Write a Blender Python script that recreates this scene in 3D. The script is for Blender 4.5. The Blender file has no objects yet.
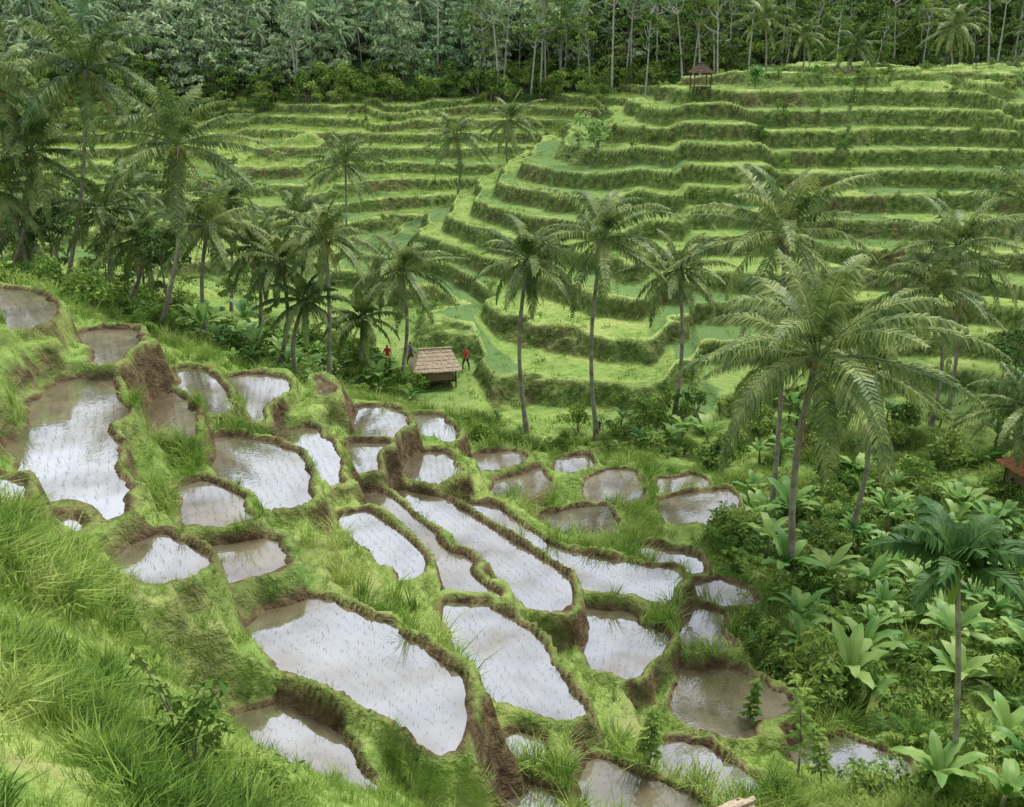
import bpy, math, random, time
import numpy as np
T0=time.time()
random.seed(7); rng=np.random.default_rng(7)
scene=bpy.context.scene
# ------------------------------------------------------------------ camera
PITCH=math.radians(20.2); CS,SN=math.cos(PITCH),math.sin(PITCH)
cam_d=bpy.data.cameras.new("camera"); cam=bpy.data.objects.new("camera",cam_d)
scene.collection.objects.link(cam); scene.camera=cam
cam.location=(0,0,0); cam.rotation_euler=(math.pi/2-PITCH,0,0)
cam_d.lens=35.156; cam_d.sensor_width=36; cam_d.clip_start=0.1; cam_d.clip_end=2000
# unprojection helper: image pixel coordinates + estimated level -> world position on the site
def ray(u,v):
    a=(u-512)/1000; b=(403.5-v)/1000
    return a, CS+b*SN, -SN+b*CS
def site(u,v,drop):
    a,b,c=ray(u,v); k=-drop/c
    return (a*k,b*k,-drop)
def at_y(u,v,y):
    a,b,c=ray(u,v); k=y/b
    return (a*k,y,c*k)
# ------------------------------------------------------------------ noise
_tab=np.random.default_rng(3).random((256,256))
def vnoise(x,y,f,off=0.0):
    x=np.asarray(x)*f+off*13.7+500; y=np.asarray(y)*f+off*7.3+500
    xi=np.floor(x).astype(int); yi=np.floor(y).astype(int)
    fx=x-xi; fy=y-yi; fx=fx*fx*(3-2*fx); fy=fy*fy*(3-2*fy)
    a=_tab[xi&255,yi&255]; b=_tab[(xi+1)&255,yi&255]; c=_tab[xi&255,(yi+1)&255]; d=_tab[(xi+1)&255,(yi+1)&255]
    return (a*(1-fx)+b*fx)*(1-fy)+(c*(1-fx)+d*fx)*fy-0.5
def sstep(a,b,x):
    t=np.clip((x-a)/(b-a),0,1); return t*t*(3-2*t)
# ------------------------------------------------------------------ ponds
PONDS=[
 (9.3,[(-25,290),(5,292),(42,299),(47,326),(20,330),(0,312),(-25,308)]),
 (10.6,[(86,332),(130,331),(133,350),(127,364),(110,366),(94,350)]),
 (10.9,[(72,383),(110,382),(114,405),(101,440),(106,485),(124,520),(112,528),(86,506),(46,502),(26,482),(25,450),(44,408)]),
 (12.3,[(137,399),(167,393),(195,415),(192,436),(165,440),(142,436)]),
 (13.0,[(181,370),(203,369),(228,393),(223,412),(205,413),(188,400)]),
 (13.8,[(226,378),(284,376),(281,395),(264,405),(263,422),(244,416),(233,396)]),
 (13.2,[(212,439),(239,438),(277,453),(300,480),(294,502),(266,512),(240,497),(223,470)]),
 (12.6,[(185,488),(215,487),(241,498),(236,527),(215,532),(192,520)]),
 (11.4,[(116,546),(152,538),(187,560),(188,580),(130,583)]),
 (12.8,[(201,545),(264,544),(273,581),(237,590),(214,572)]),
 (9.5,[(-25,478),(0,480),(14,486),(10,500),(-25,503)]),
 (14.8,[(273,431),(316,430),(332,455),(340,486),(316,483),(294,457)]),
 (15.9,[(330,420),(362,409),(404,411),(405,429),(392,442),(365,440),(340,433)]),
 (15.7,[(350,446),(387,444),(375,472),(355,473)]),
 (17.4,[(408,419),(442,418),(452,441),(412,444)]),
 (17.0,[(403,457),(442,453),(454,476),(436,487),(410,482)]),
 (15.2,[(347,516),(366,517),(402,538),(428,560),(416,576),(386,558),(351,532)]),
 (16.2,[(357,495),(386,498),(432,543),(472,563),(496,591),(474,605),(444,599),(438,577),(412,548)]),
 (17.2,[(381,487),(430,494),(470,522),(524,550),(573,588),(574,604),(546,613),(513,604),(484,580),(453,550),(413,520)]),
 (18.0,[(458,503),(490,508),(522,534),(562,557),(620,565),(677,572),(676,602),(640,600),(610,599),(577,586),(533,560),(498,535)]),
 (18.3,[(586,609),(632,607),(633,627),(661,631),(652,656),(628,674),(600,670),(586,645)]),
 (18.7,[(683,610),(708,608),(721,622),(726,651),(702,657),(684,637)]),
 (18.8,[(690,586),(737,588),(748,605),(710,605)]),
 (19.0,[(690,669),(722,667),(762,691),(790,711),(783,727),(746,737),(700,727),(679,706),(680,690)]),
 (19.7,[(748,742),(800,741),(850,747),(904,764),(904,785),(870,790),(830,776),(798,759)]),
 (13.4,[(252,604),(290,606),(350,613),(402,644),(452,679),(481,714),(470,742),(440,755),(416,736),(386,713),(328,691),(293,662),(266,636)]),
 (15.8,[(445,604),(480,607),(517,634),(532,665),(552,690),(575,710),(556,720),(519,714),(494,690),(469,650)]),
 (13.8,[(212,746),(240,728),(290,709),(332,729),(352,768),(368,796),(330,803),(278,791),(234,767)]),
 (16.0,[(513,724),(550,745),(578,768),(556,779),(526,763)]),
 (15.6,[(480,788),(510,784),(552,799),(557,830),(480,834)]),
 (16.6,[(552,771),(610,769),(652,785),(684,800),(694,820),(640,850),(590,833),(562,802)]),
 (17.6,[(638,764),(662,749),(702,754),(744,775),(754,795),(720,801),(680,786)]),
 (19.6,[(590,475),(636,470),(637,498),(599,505)]),
 (20.2,[(664,503),(726,489),(734,506),(702,524),(669,524)]),
 (19.1,[(545,517),(600,509),(614,530),(592,543),(559,532)]),
 (18.8,[(497,481),(535,468),(550,485),(532,497),(500,497)]),
 (18.8,[(638,546),(680,554),(692,574),(646,564)]),
 (18.6,[(472,460),(518,454),(524,468),(479,472)]),
 (20.5,[(664,481),(700,476),(704,488),(668,494)]),
 (11.0,[(64,514),(80,515),(88,530),(72,529)]),
 (17.6,[(474,610),(500,606),(512,618),(492,622)]),
 (19.5,[(560,462),(588,458),(590,470),(566,474)]),
 (14.2,[(318,380),(350,384),(345,398),(322,396)]),
]
def chaikin(P,n=2):
    for i in range(n):
        f=.88 if i==0 else .75
        Q=np.roll(P,-1,axis=0); P=np.stack([P*f+Q*(1-f),P*(1-f)+Q*f],1).reshape(-1,2)
    return P
ponds=[]
for drop,px in PONDS:
    P=np.array([site(u,v,drop)[:2] for u,v in px])
    ponds.append((-drop,chaikin(P,2)))
def sdf(P,x,y):
    d=np.full(x.shape,1e9); ins=np.zeros(x.shape,bool)
    for i in range(len(P)):
        a=P[i]; b=P[(i+1)%len(P)]; e=b-a; L=e@e
        t=np.clip(((x-a[0])*e[0]+(y-a[1])*e[1])/L,0,1)
        dd=(x-a[0]-t*e[0])**2+(y-a[1]-t*e[1])**2; d=np.minimum(d,dd)
        c=((a[1]>y)!=(b[1]>y))
        if abs(e[1])>1e-9: ins^= c&(x<(e[0]*(y-a[1])/e[1]+a[0]))
    d=np.sqrt(d); return np.where(ins,-d,d)
# ------------------------------------------------------------------ base surface (RBF)
CP=[(0,560,7.8),(0,620,7.2),(0,700,6.3),(0,800,5.2),(100,800,6.0),(200,800,7.8),(150,700,9.0),(100,650,8.5),(100,580,9.6),(40,540,8.9),
(180,620,10.8),(200,660,11.5),(240,690,12.6),(200,750,9.7),(300,806,10.3),(400,772,13.9),(430,785,14.5),(380,806,12.5),
(340,580,13.5),(400,620,14.2),(430,650,14.5),(300,540,13.4),(300,585,13.1),(20,430,9.2),(5,400,9.0),(30,350,9.4),(60,350,9.9),(160,480,11.8),(150,520,11.3),(140,460,11.6),
(130,380,11.6),(330,520,14.5),
(800,600,21),(900,600,21.5),(1010,600,21),(900,700,20.8),(1020,700,20),(1020,800,17.3),(950,795,18),(850,806,18.3),(750,806,17.6),(750,520,22),(900,500,22.5),(1020,470,22.5),(700,450,22.5),(600,440,22.6),(500,440,21.3),(1020,420,22.5),(860,430,22.8),(620,680,18.6),(640,720,18.5),(600,740,17.6),(500,412,21.4),
(330,400,19),(400,400,20.5),(435,378,21.7),(250,370,17.5),(200,350,16),(150,330,15),(60,290,14),(0,290,13),(100,300,14.5),(300,330,21),(200,300,20.5),(100,280,20),(0,270,19.5),
(800,400,22),(800,300,18),(800,250,15.6),(800,200,12.8),(800,150,9.5),(800,100,5.8),(800,86,4.7),(800,68,4.3),
(1000,400,22),(1000,300,18),(1000,250,15.6),(1000,200,12.9),(1000,150,9.6),(1000,100,5.6),(1000,86,4.5),(1000,68,4.2),
(600,415,22.3),(600,385,21.4),(600,330,19.5),(600,260,16.5),(600,200,13.4),(600,150,10.3),(620,100,6.6),(700,385,21.3),(700,300,18),(700,200,12.8),(700,150,9.3),(700,92,5.0),(700,78,4.5),(900,74,4.3),
(500,380,21.9),(500,350,21),(500,300,19),(500,250,17),(500,200,14.2),(500,160,11.9),(440,215,16),(400,330,21),(400,290,20),(400,250,18.5),(400,225,17.8),(550,128,9.4),
(300,250,21.5),(200,240,21),(0,250,20),(0,200,18),(100,200,18.5),(200,200,19),(330,200,19),(0,150,16),(150,150,15.5),(330,150,15),(450,145,14.6),(450,110,11),(330,110,11.5),(200,110,12),(600,82,7)]
pts=[site(*c) for c in CP]
for z,P in ponds:
    c=P.mean(0); pts.append((c[0],c[1],z+.1))
    if np.ptp(P[:,0])+np.ptp(P[:,1])>7:
        for k in range(0,len(P),max(1,len(P)//5)):
            q=c*.35+P[k]*.65; pts.append((q[0],q[1],z+.1))
pts+=[(0,0,-1.8),(0,-6,-1.5),(-10,0,-2),(-10,-6,-1.5),(10,0,-5.5),(20,5,-12),(-25,10,-4),(-2,3,-3.9),(2,10,-11.2),(7,10,-12.6),(12,12,-14.5),(-3,6,-6.2),(35,25,-18),(45,45,-21.5),(60,80,-13),(70,100,-4.6),(-40,30,-8),(-45,50,-14),(-60,80,-19),(-40,5,-3),
(7,128,-17),(0,124,-19.5),(-7,118,-21),(-16,112,-22),(8,142,-15),(14,155,-12),(14,170,-9),(0,176,-8.6),(-30,176,-9),(-80,176,-8),
(-160,230,12),(-60,230,8),(0,230,6),(60,220,1),(150,210,2),(60,190,-3.4),(100,184,-3.6),(20,184,-5),(-60,192,-3),(-140,190,0),(-160,120,-10),(-160,60,-10),(160,120,-2),(160,60,-14),(160,0,-5),(-160,0,0),
(-160,300,45),(0,300,38),(160,300,32),(-160,420,110),(0,420,100),(160,420,90)]
pts=np.array(pts)
keep=[0]
for i in range(1,len(pts)):
    if np.min(np.hypot(*(pts[keep][:,:2]-pts[i,:2]).T))>.35: keep.append(i)
pts=pts[keep]
def rb_A(x,y): return -np.hypot(x[:,None]-pts[None,:,0],y[:,None]-pts[None,:,1])
N=len(pts); A=np.zeros((N+3,N+3)); A[:N,:N]=rb_A(pts[:,0],pts[:,1])-np.eye(N)*.15
A[:N,N]=1;A[:N,N+1]=pts[:,0];A[:N,N+2]=pts[:,1];A[N:,:N]=A[:N,N:].T
W=np.linalg.solve(A,np.concatenate([pts[:,2],[0,0,0]]))
cx=np.arange(-182,183,1.0); cy=np.arange(-12,442,1.0)
B=np.zeros((len(cy),len(cx)))
for j,yy in enumerate(cy):
    B[j]=rb_A(cx,np.full_like(cx,yy))@W[:N]+W[N]+W[N+1]*cx+W[N+2]*yy
def bil(gx,gy,Z,x,y):
    i=np.clip(np.searchsorted(gx,x)-1,0,len(gx)-2); j=np.clip(np.searchsorted(gy,y)-1,0,len(gy)-2)
    fx=np.clip((x-gx[i])/(gx[i+1]-gx[i]),0,1); fy=np.clip((y-gy[j])/(gy[j+1]-gy[j]),0,1)
    return (Z[j,i]*(1-fx)+Z[j,i+1]*fx)*(1-fy)+(Z[j+1,i]*(1-fx)+Z[j+1,i+1]*fx)*fy
# ------------------------------------------------------------------ terrain grid
gx=np.concatenate([np.arange(-180,-76,3),np.arange(-76,-24,.3),np.arange(-24,24,.13),np.arange(24,78,.3),np.arange(78,181,3)])
gy=np.concatenate([np.arange(-8,13,.16),np.arange(13,48,.12),np.arange(48,62,.18),np.arange(62,120,.2),np.arange(120,186,.35),np.arange(186,430,3)])
X,Y=np.meshgrid(gx,gy)
Hb=bil(cx,cy,B,X,Y)
far=sstep(52,60,Y)
# ponds: signed distances, grown a little and kept apart by narrow bunds
M1=np.full(X.shape,99.0); M2=np.full(X.shape,99.0); A1=np.full(X.shape,-1)
raw=[]
for k,(wz,P) in enumerate(ponds):
    x0,y0=P.min(0)-4.5; x1,y1=P.max(0)+4.5
    i0,i1=np.searchsorted(gx,[x0,x1]); j0,j1=np.searchsorted(gy,[y0,y1]); sl=(slice(j0,j1),slice(i0,i1))
    xs,ys=X[sl],Y[sl]
    s=sdf(P,xs,ys)+.6*vnoise(xs,ys,.75,5)+.26*vnoise(xs,ys,2.2,6)+.08*vnoise(xs,ys,5,8)
    raw.append((sl,s)); m1,m2,a1=M1[sl],M2[sl],A1[sl]
    lt=s<m1; m2n=np.where(lt,m1,np.minimum(m2,s)); M2[sl]=m2n; M1[sl]=np.where(lt,s,m1); A1[sl]=np.where(lt,k,a1)
GROW=.36
sds=[]; SD=np.full(X.shape,99.0)
for k,(sl,s) in enumerate(raw):
    other=np.where(A1[sl]==k,M2[sl],M1[sl])
    s2=np.maximum(s-GROW,(s-other)*.5+.19); sds.append((sl,s2)); SD[sl]=np.minimum(SD[sl],s2)
Hw=Hb+far*(1.8*vnoise(X,Y,.05)+1.3*vnoise(X,Y,.12,1)+.7*vnoise(X,Y,.35,2)+.3*vnoise(X,Y,1.0,22))+(1-far)*(.35*vnoise(X,Y,.35,3)+.2*vnoise(X,Y,1.3,4))
def terrace(Hh,STEP,a,ph=0):
    q=Hh/STEP+ph; fl=np.floor(q); fr=q-fl
    lip=.14*np.exp(-((fr-.03)/.05)**2)*np.clip(1+1.6*vnoise(X,Y,.6,23),0,2)
    rise=sstep(a,.99,fr)
    return (fl-ph+rise*.94+.06*np.clip(fr/a,0,1))*STEP+lip,fr,fl
ph=.55*sstep(-.03,.03,vnoise(X,Y*.5,.055,24))+.4*sstep(-.03,.03,vnoise(X,Y*.5,.08,25))+.3*vnoise(X,Y,.03,26)
ta=.72+.2*vnoise(X,Y,.1,27)
Ht,fr,fl=terrace(Hw,1.5,ta,ph)
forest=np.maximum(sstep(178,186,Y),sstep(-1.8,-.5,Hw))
tm=far*(1-forest)*sstep(-24.5,-23,Hw)
H=Hw*(1-tm)+Ht*tm
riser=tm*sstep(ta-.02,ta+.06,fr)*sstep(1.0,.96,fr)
edge=tm*np.maximum(sstep(.08,.02,fr),sstep(.95,.985,fr))*np.clip(.7+1.2*vnoise(X,Y,.5,28),0,1)
cell=_tab[(fl.astype(int)*7+np.floor(ph*2).astype(int)*13)&255,np.floor((X+.3*Y+6*vnoise(X,Y,.1,29))/11).astype(int)&255]
Hn1,fr2,_=terrace(Hw+.5*vnoise(X,Y,.5,31),.8,.72)
tn=(1-far)*sstep(9,4,SD)*sstep(14,17,Y)*.9
H=H*(1-tn)+Hn1*tn
lo=np.full(X.shape,-1e9); up=np.full(X.shape,1e9)
for k,(wz,P) in enumerate(ponds):
    sl,s=sds[k]; xs,ys=X[sl],Y[sl]
    rim=wz+.17+.18*vnoise(xs,ys,1.1,7)+.1*vnoise(xs,ys,3,17)
    dn=rim-np.maximum(s-.22-.2*vnoise(xs,ys,.7,18),0)*(4.2+4*vnoise(xs,ys,.5,9))
    lo[sl]=np.maximum(lo[sl],np.where(s>0,dn,-1e9))
    upp=rim+np.maximum(s-.2,0)*2.8
    up[sl]=np.minimum(up[sl],np.where(s>0,upp,1e9))
Hn=np.maximum(np.minimum(H,up),lo)
for k,(wz,P) in enumerate(ponds):
    sl,s=sds[k]; h=Hn[sl]; l=lo[sl]
    bed=wz-.14+sstep(-.16,.05,s)*.30
    m=s<=.04
    h[m]=np.maximum(bed,np.where(l>wz,l,-1e9))[m]
    Hn[sl]=h
H=Hn
def height(x,y): return bil(gx,gy,H,np.asarray(x,float),np.asarray(y,float))
gyy,gxx=np.gradient(H,gy,gx); slope=np.hypot(gxx,gyy)
near=1-far
dirt=near*np.clip(np.exp(-((SD-.02)/.13)**2)*(.75+1.0*vnoise(X,Y,.9,11))+sstep(1.4,2.8,slope)*(.42+1.9*vnoise(X,Y,.6,12)),0,1)
dry=near*np.clip(sstep(.14,.34,vnoise(X,Y,.22,13)+.35*vnoise(X,Y,1.0,16))*sstep(.4,1.2,SD)+.5*sstep(.15,.4,vnoise(X,Y,.6,33)),0,1)*sstep(30,20,Y)
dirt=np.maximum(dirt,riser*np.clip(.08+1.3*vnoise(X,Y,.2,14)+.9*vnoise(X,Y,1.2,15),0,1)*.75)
dirt=np.where(SD<.02,1.0,dirt)
ny,nx=X.shape
me=bpy.data.meshes.new("terraced_hillside_ground")
me.vertices.add(nx*ny); me.vertices.foreach_set("co",np.stack([X,Y,H],-1).astype(np.float32).ravel())
idx=np.arange(nx*ny).reshape(ny,nx)
F=np.stack([idx[:-1,:-1],idx[:-1,1:],idx[1:,1:],idx[1:,:-1]],-1).reshape(-1,4)
me.loops.add(F.size); me.loops.foreach_set("vertex_index",F.ravel().astype(np.int32))
me.polygons.add(len(F)); me.polygons.foreach_set("loop_start",np.arange(0,F.size,4,dtype=np.int32))
me.polygons.foreach_set("loop_total",np.full(len(F),4,np.int32))
me.polygons.foreach_set("use_smooth",np.ones(len(F),bool))
me.update()
def fattr(m,name,arr):
    a=m.attributes.new(name,'FLOAT','POINT'); a.data.foreach_set("value",arr.astype(np.float32).ravel())
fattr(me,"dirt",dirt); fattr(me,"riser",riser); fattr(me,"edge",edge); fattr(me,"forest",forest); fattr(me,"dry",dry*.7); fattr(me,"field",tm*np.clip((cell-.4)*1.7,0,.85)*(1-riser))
ground=bpy.data.objects.new("terraced_hillside_ground",me); scene.collection.objects.link(ground)
# ------------------------------------------------------------------ materials
def newmat(name):
    m=bpy.data.materials.new(name); m.use_nodes=True; nt=m.node_tree
    return m,nt,nt.nodes,nt.links,nt.nodes["Principled BSDF"]
def ramp(nodes,stops):
    r=nodes.new("ShaderNodeValToRGB"); e=r.color_ramp.elements
    while len(e)<len(stops): e.new(.5)
    for i,(p,c) in enumerate(stops): e[i].position=p; e[i].color=(*c,1)
    return r
def leafmat(name,c0,c1,c2,transl=.35,rough=.55,nscale=.35,spec=.15,gloss=True):
    m,nt,n,l,p=newmat(name)
    oi=n.new("ShaderNodeObjectInfo"); ge=n.new("ShaderNodeNewGeometry")
    no=n.new("ShaderNodeTexNoise"); no.inputs["Scale"].default_value=nscale; no.inputs["Detail"].default_value=2
    l.new(ge.outputs["Position"],no.inputs["Vector"])
    a=n.new("ShaderNodeMath"); a.operation='MULTIPLY_ADD'; a.inputs[1].default_value=.35
    l.new(oi.outputs["Random"],a.inputs[0]); 
    b=n.new("ShaderNodeMath"); b.operation='MULTIPLY_ADD'; b.inputs[1].default_value=1.8; b.inputs[2].default_value=-.68
    l.new(no.outputs["Fac"],b.inputs[0]); l.new(b.outputs[0],a.inputs[2])
    rp=n.new("ShaderNodeMath"); rp.operation='MULTIPLY_ADD'; rp.inputs[1].default_value=.4; 
    l.new(ge.outputs["Random Per Island"],rp.inputs[0]); l.new(a.outputs[0],rp.inputs[2])
    r=ramp(n,[(.1,c0),(.5,c1),(.95,c2)]); l.new(rp.outputs[0],r.inputs[0])
    if gloss:
        l.new(r.outputs[0],p.inputs["Base Color"]); p.inputs["Roughness"].default_value=rough
        p.inputs["Specular IOR Level"].default_value=spec; base=p
    else:
        n.remove(p); base=n.new("ShaderNodeBsdfDiffuse"); l.new(r.outputs[0],base.inputs["Color"])
    if transl<=0:
        l.new(base.outputs[0],n["Material Output"].inputs["Surface"]); return m
    t=n.new("ShaderNodeBsdfTranslucent"); l.new(r.outputs[0],t.inputs["Color"])
    mx=n.new("ShaderNodeMixShader"); mx.inputs[0].default_value=transl
    l.new(base.outputs[0],mx.inputs[1]); l.new(t.outputs[0],mx.inputs[2]); l.new(mx.outputs[0],n["Material Output"].inputs["Surface"])
    return m
def plain(name,c0,c1,scale=3,rough=.85,bump=.3,wave=None):
    m,nt,n,l,p=newmat(name)
    tc=n.new("ShaderNodeTexCoord"); no=n.new("ShaderNodeTexNoise"); no.inputs["Scale"].default_value=scale; no.inputs["Detail"].default_value=4
    l.new(tc.outputs["Object"],no.inputs["Vector"])
    r=ramp(n,[(.35,c0),(.65,c1)]); l.new(no.outputs["Fac"],r.inputs[0]); l.new(r.outputs[0],p.inputs["Base Color"])
    p.inputs["Roughness"].default_value=rough; p.inputs["Specular IOR Level"].default_value=.2
    b=n.new("ShaderNodeBump"); b.inputs["Strength"].default_value=bump; b.inputs["Distance"].default_value=.05
    src=no.outputs["Fac"]
    if wave:
        w=n.new("ShaderNodeTexWave"); w.bands_direction='Z'; w.inputs["Scale"].default_value=wave; w.inputs["Distortion"].default_value=1.5
        l.new(tc.outputs["Object"],w.inputs["Vector"]); src=w.outputs["Fac"]
    l.new(src,b.inputs["Height"]); l.new(b.outputs[0],p.inputs["Normal"])
    return m
# ground
m,nt,n,l,p=newmat("grassy_terrace_soil")
def attr(name):
    a=n.new("ShaderNodeAttribute"); a.attribute_name=name; return a.outputs["Fac"]
ge=n.new("ShaderNodeNewGeometry")
def noise(scale,det=3):
    no=n.new("ShaderNodeTexNoise"); no.inputs["Scale"].default_value=scale; no.inputs["Detail"].default_value=det; no.inputs["Roughness"].default_value=.65
    l.new(ge.outputs["Position"],no.inputs["Vector"]); return no.outputs["Fac"]
def mix(f,a,b):
    x=n.new("ShaderNodeMix"); x.data_type='RGBA'
    if isinstance(f,(int,float)): x.inputs[0].default_value=f
    else: l.new(f,x.inputs[0])
    for s,v in ((6,a),(7,b)):
        if isinstance(v,tuple): x.inputs[s].default_value=(*v,1)
        else: l.new(v,x.inputs[s])
    return x.outputs[2]
n1=noise(.22,3); n2=noise(2.2,4)
g1=ramp(n,[(.32,(.11,.20,.05)),(.5,(.25,.36,.085)),(.68,(.44,.49,.16))]); l.new(n1,g1.inputs[0])
g2=ramp(n,[(.3,(.07,.145,.035)),(.52,(.20,.31,.07)),(.75,(.40,.45,.15))]); l.new(n2,g2.inputs[0])
tread=mix(.5,g1.outputs[0],g2.outputs[0])
tread=mix(attr("field"),tread,(.11,.20,.07))
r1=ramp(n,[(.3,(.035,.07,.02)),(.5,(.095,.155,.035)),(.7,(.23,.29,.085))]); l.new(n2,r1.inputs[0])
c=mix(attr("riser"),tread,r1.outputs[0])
c=mix(attr("edge"),c,(.38,.48,.15))
c=mix(attr("dry"),c,(.36,.33,.15))
d1=ramp(n,[(.3,(.05,.034,.019)),(.55,(.13,.093,.05)),(.8,(.27,.21,.12))]); l.new(n2,d1.inputs[0])
c=mix(attr("dirt"),c,d1.outputs[0])
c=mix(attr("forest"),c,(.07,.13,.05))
l.new(c,p.inputs["Base Color"]); p.inputs["Roughness"].default_value=.9; p.inputs["Specular IOR Level"].default_value=.1
b=n.new("ShaderNodeBump"); b.inputs["Strength"].default_value=.9; b.inputs["Distance"].default_value=.2
l.new(noise(3.5,3),b.inputs["Height"]); l.new(b.outputs[0],p.inputs["Normal"])
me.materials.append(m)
# water
m,nt,n,l,p=newmat("paddy_water")
ge=n.new("ShaderNodeNewGeometry")
r=ramp(n,[(.35,(.10,.075,.038)),(.62,(.21,.175,.11))]); l.new(noise(.7,3),r.inputs[0]); l.new(r.outputs[0],p.inputs["Base Color"])
p.inputs["Roughness"].default_value=.3
gl=n.new("ShaderNodeBsdfGlossy"); gl.inputs["Roughness"].default_value=.03; gl.inputs["Color"].default_value=(.80,.83,.86,1)
b=n.new("ShaderNodeBump"); b.inputs["Strength"].default_value=.12; b.inputs["Distance"].default_value=.02
l.new(noise(5,2),b.inputs["Height"]); l.new(b.outputs[0],gl.inputs["Normal"])
mr=n.new("ShaderNodeMapRange"); mr.inputs[1].default_value=.38; mr.inputs[2].default_value=.56; mr.inputs[3].default_value=.2; mr.inputs[4].default_value=.62
l.new(noise(.22,3),mr.inputs[0])
oi=n.new("ShaderNodeObjectInfo"); m2=n.new("ShaderNodeMapRange"); m2.inputs[1].default_value=0; m2.inputs[2].default_value=.45; m2.inputs[3].default_value=.45; m2.inputs[4].default_value=1.05
l.new(oi.outputs["Random"],m2.inputs[0]); mu=n.new("ShaderNodeMath"); mu.operation='MULTIPLY'; l.new(mr.outputs[0],mu.inputs[0]); l.new(m2.outputs[0],mu.inputs[1])
mx=n.new("ShaderNodeMixShader"); l.new(mu.outputs[0],mx.inputs[0]); l.new(p.outputs[0],mx.inputs[1]); l.new(gl.outputs[0],mx.inputs[2]); l.new(mx.outputs[0],n["Material Output"].inputs["Surface"])
M_water=m
M_grass=leafmat("grass_blades",(.08,.165,.03),(.26,.40,.08),(.54,.60,.21),.35,nscale=.5,gloss=False)
M_rice=leafmat("rice_seedling",(.06,.10,.03),(.11,.17,.05),(.20,.27,.09),0,gloss=False)
M_palm=leafmat("palm_leaflets",(.05,.105,.028),(.12,.20,.055),(.33,.39,.13),.25,.5,.8,.25)
M_areca=leafmat("areca_leaflets",(.015,.06,.016),(.04,.11,.026),(.08,.17,.04),.2,.5,.8)
M_dead=leafmat("dry_fronds",(.13,.085,.04),(.24,.16,.075),(.36,.27,.13),0)
M_ban=leafmat("banana_leaves",(.06,.18,.04),(.17,.34,.075),(.35,.50,.14),.35,.45,.6,.25)
M_bush=leafmat("shrub_leaves",(.04,.11,.025),(.14,.25,.05),(.33,.43,.11),.2,.55,.5,gloss=False)
M_tree=leafmat("jungle_leaves",(.065,.13,.04),(.15,.25,.075),(.32,.42,.13),0,.55,.12,gloss=False)
M_farl=leafmat("haze_tinted_forest_leaves",(.15,.26,.14),(.28,.41,.22),(.47,.57,.33),0,.7,.06,.1,gloss=False)  # aerial haze painted into the leaf colour: paler, greyer green with distance
M_trunk=plain("palm_bark",(.24,.21,.17),(.48,.44,.37),2.5,.9,.6,7)
M_bark=plain("tree_bark",(.14,.12,.10),(.32,.29,.24),1.5)
M_pale=plain("pale_bark",(.30,.29,.25),(.56,.54,.48),1.5)
M_nut=plain("coconuts",(.14,.18,.03),(.30,.25,.07),3)
M_stem=plain("banana_stem",(.12,.15,.05),(.25,.26,.12),3)
M_thatch=plain("roof_thatch",(.40,.30,.22),(.62,.50,.38),9,.95,.9)
M_tile=plain("clay_tile_roof",(.32,.13,.07),(.46,.21,.12),8,.85,.8)
M_wood=plain("dark_timber",(.05,.035,.02),(.12,.085,.05),6)
M_bamb=plain("bamboo_wall",(.16,.12,.07),(.27,.2,.12),12)
# ------------------------------------------------------------------ mesh builder
class MB:
    def __init__(s): s.v=[];s.f=[];s.m=[];s.n=0
    def add(s,V,Fc,mi=0):
        V=np.asarray(V,float).reshape(-1,3); s.v.append(V)
        for f in Fc: s.f.append(tuple(int(i)+s.n for i in f)); s.m.append(mi)
        s.n+=len(V)
    def mesh(s,name,mats,smooth=False):
        me=bpy.data.meshes.new(name); me.from_pydata(np.concatenate(s.v).tolist(),[],s.f)
        for m in mats: me.materials.append(m)
        me.polygons.foreach_set("material_index",s.m)
        if smooth: me.polygons.foreach_set("use_smooth",[True]*len(s.f))
        me.update(); return me
def tube(mb,C,R,sides=8,mi=0,cap=True):
    C=np.asarray(C,float); R=np.asarray(R,float); k=len(C)
    T=np.gradient(C,axis=0); T/=np.linalg.norm(T,axis=1)[:,None]
    ref=np.array([1.0,0,0]) if abs(T[0][0])<.8 else np.array([0,1.0,0])
    U=np.cross(T,ref); U/=np.linalg.norm(U,axis=1)[:,None]; Wv=np.cross(T,U)
    a=np.arange(sides)*2*math.pi/sides
    V=C[:,None]+R[:,None,None]*(np.cos(a)[None,:,None]*U[:,None]+np.sin(a)[None,:,None]*Wv[:,None])
    F=[]
    for i in range(k-1):
        for j in range(sides):
            j2=(j+1)%sides; F.append((i*sides+j,i*sides+j2,(i+1)*sides+j2,(i+1)*sides+j))
    if cap: F.append(tuple((k-1)*sides+j for j in range(sides)))
    mb.add(V.reshape(-1,3),F,mi)
def box(mb,c,s,mi=0,rz=0):
    V=np.array([(x,y,z) for z in(-.5,.5) for y in(-.5,.5) for x in(-.5,.5)])*np.array(s)
    ca,sa=math.cos(rz),math.sin(rz); V=np.stack([V[:,0]*ca-V[:,1]*sa,V[:,0]*sa+V[:,1]*ca,V[:,2]],1)+np.array(c)
    mb.add(V,[(0,2,3,1),(4,5,7,6),(0,1,5,4),(2,6,7,3),(0,4,6,2),(1,3,7,5)],mi)
def put(name,mesh,loc=(0,0,0),rz=0,sc=1):
    o=bpy.data.objects.new(name,mesh); o.location=loc; o.rotation_euler=(0,0,rz); o.scale=(sc,)*3
    scene.collection.objects.link(o); return o
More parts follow.
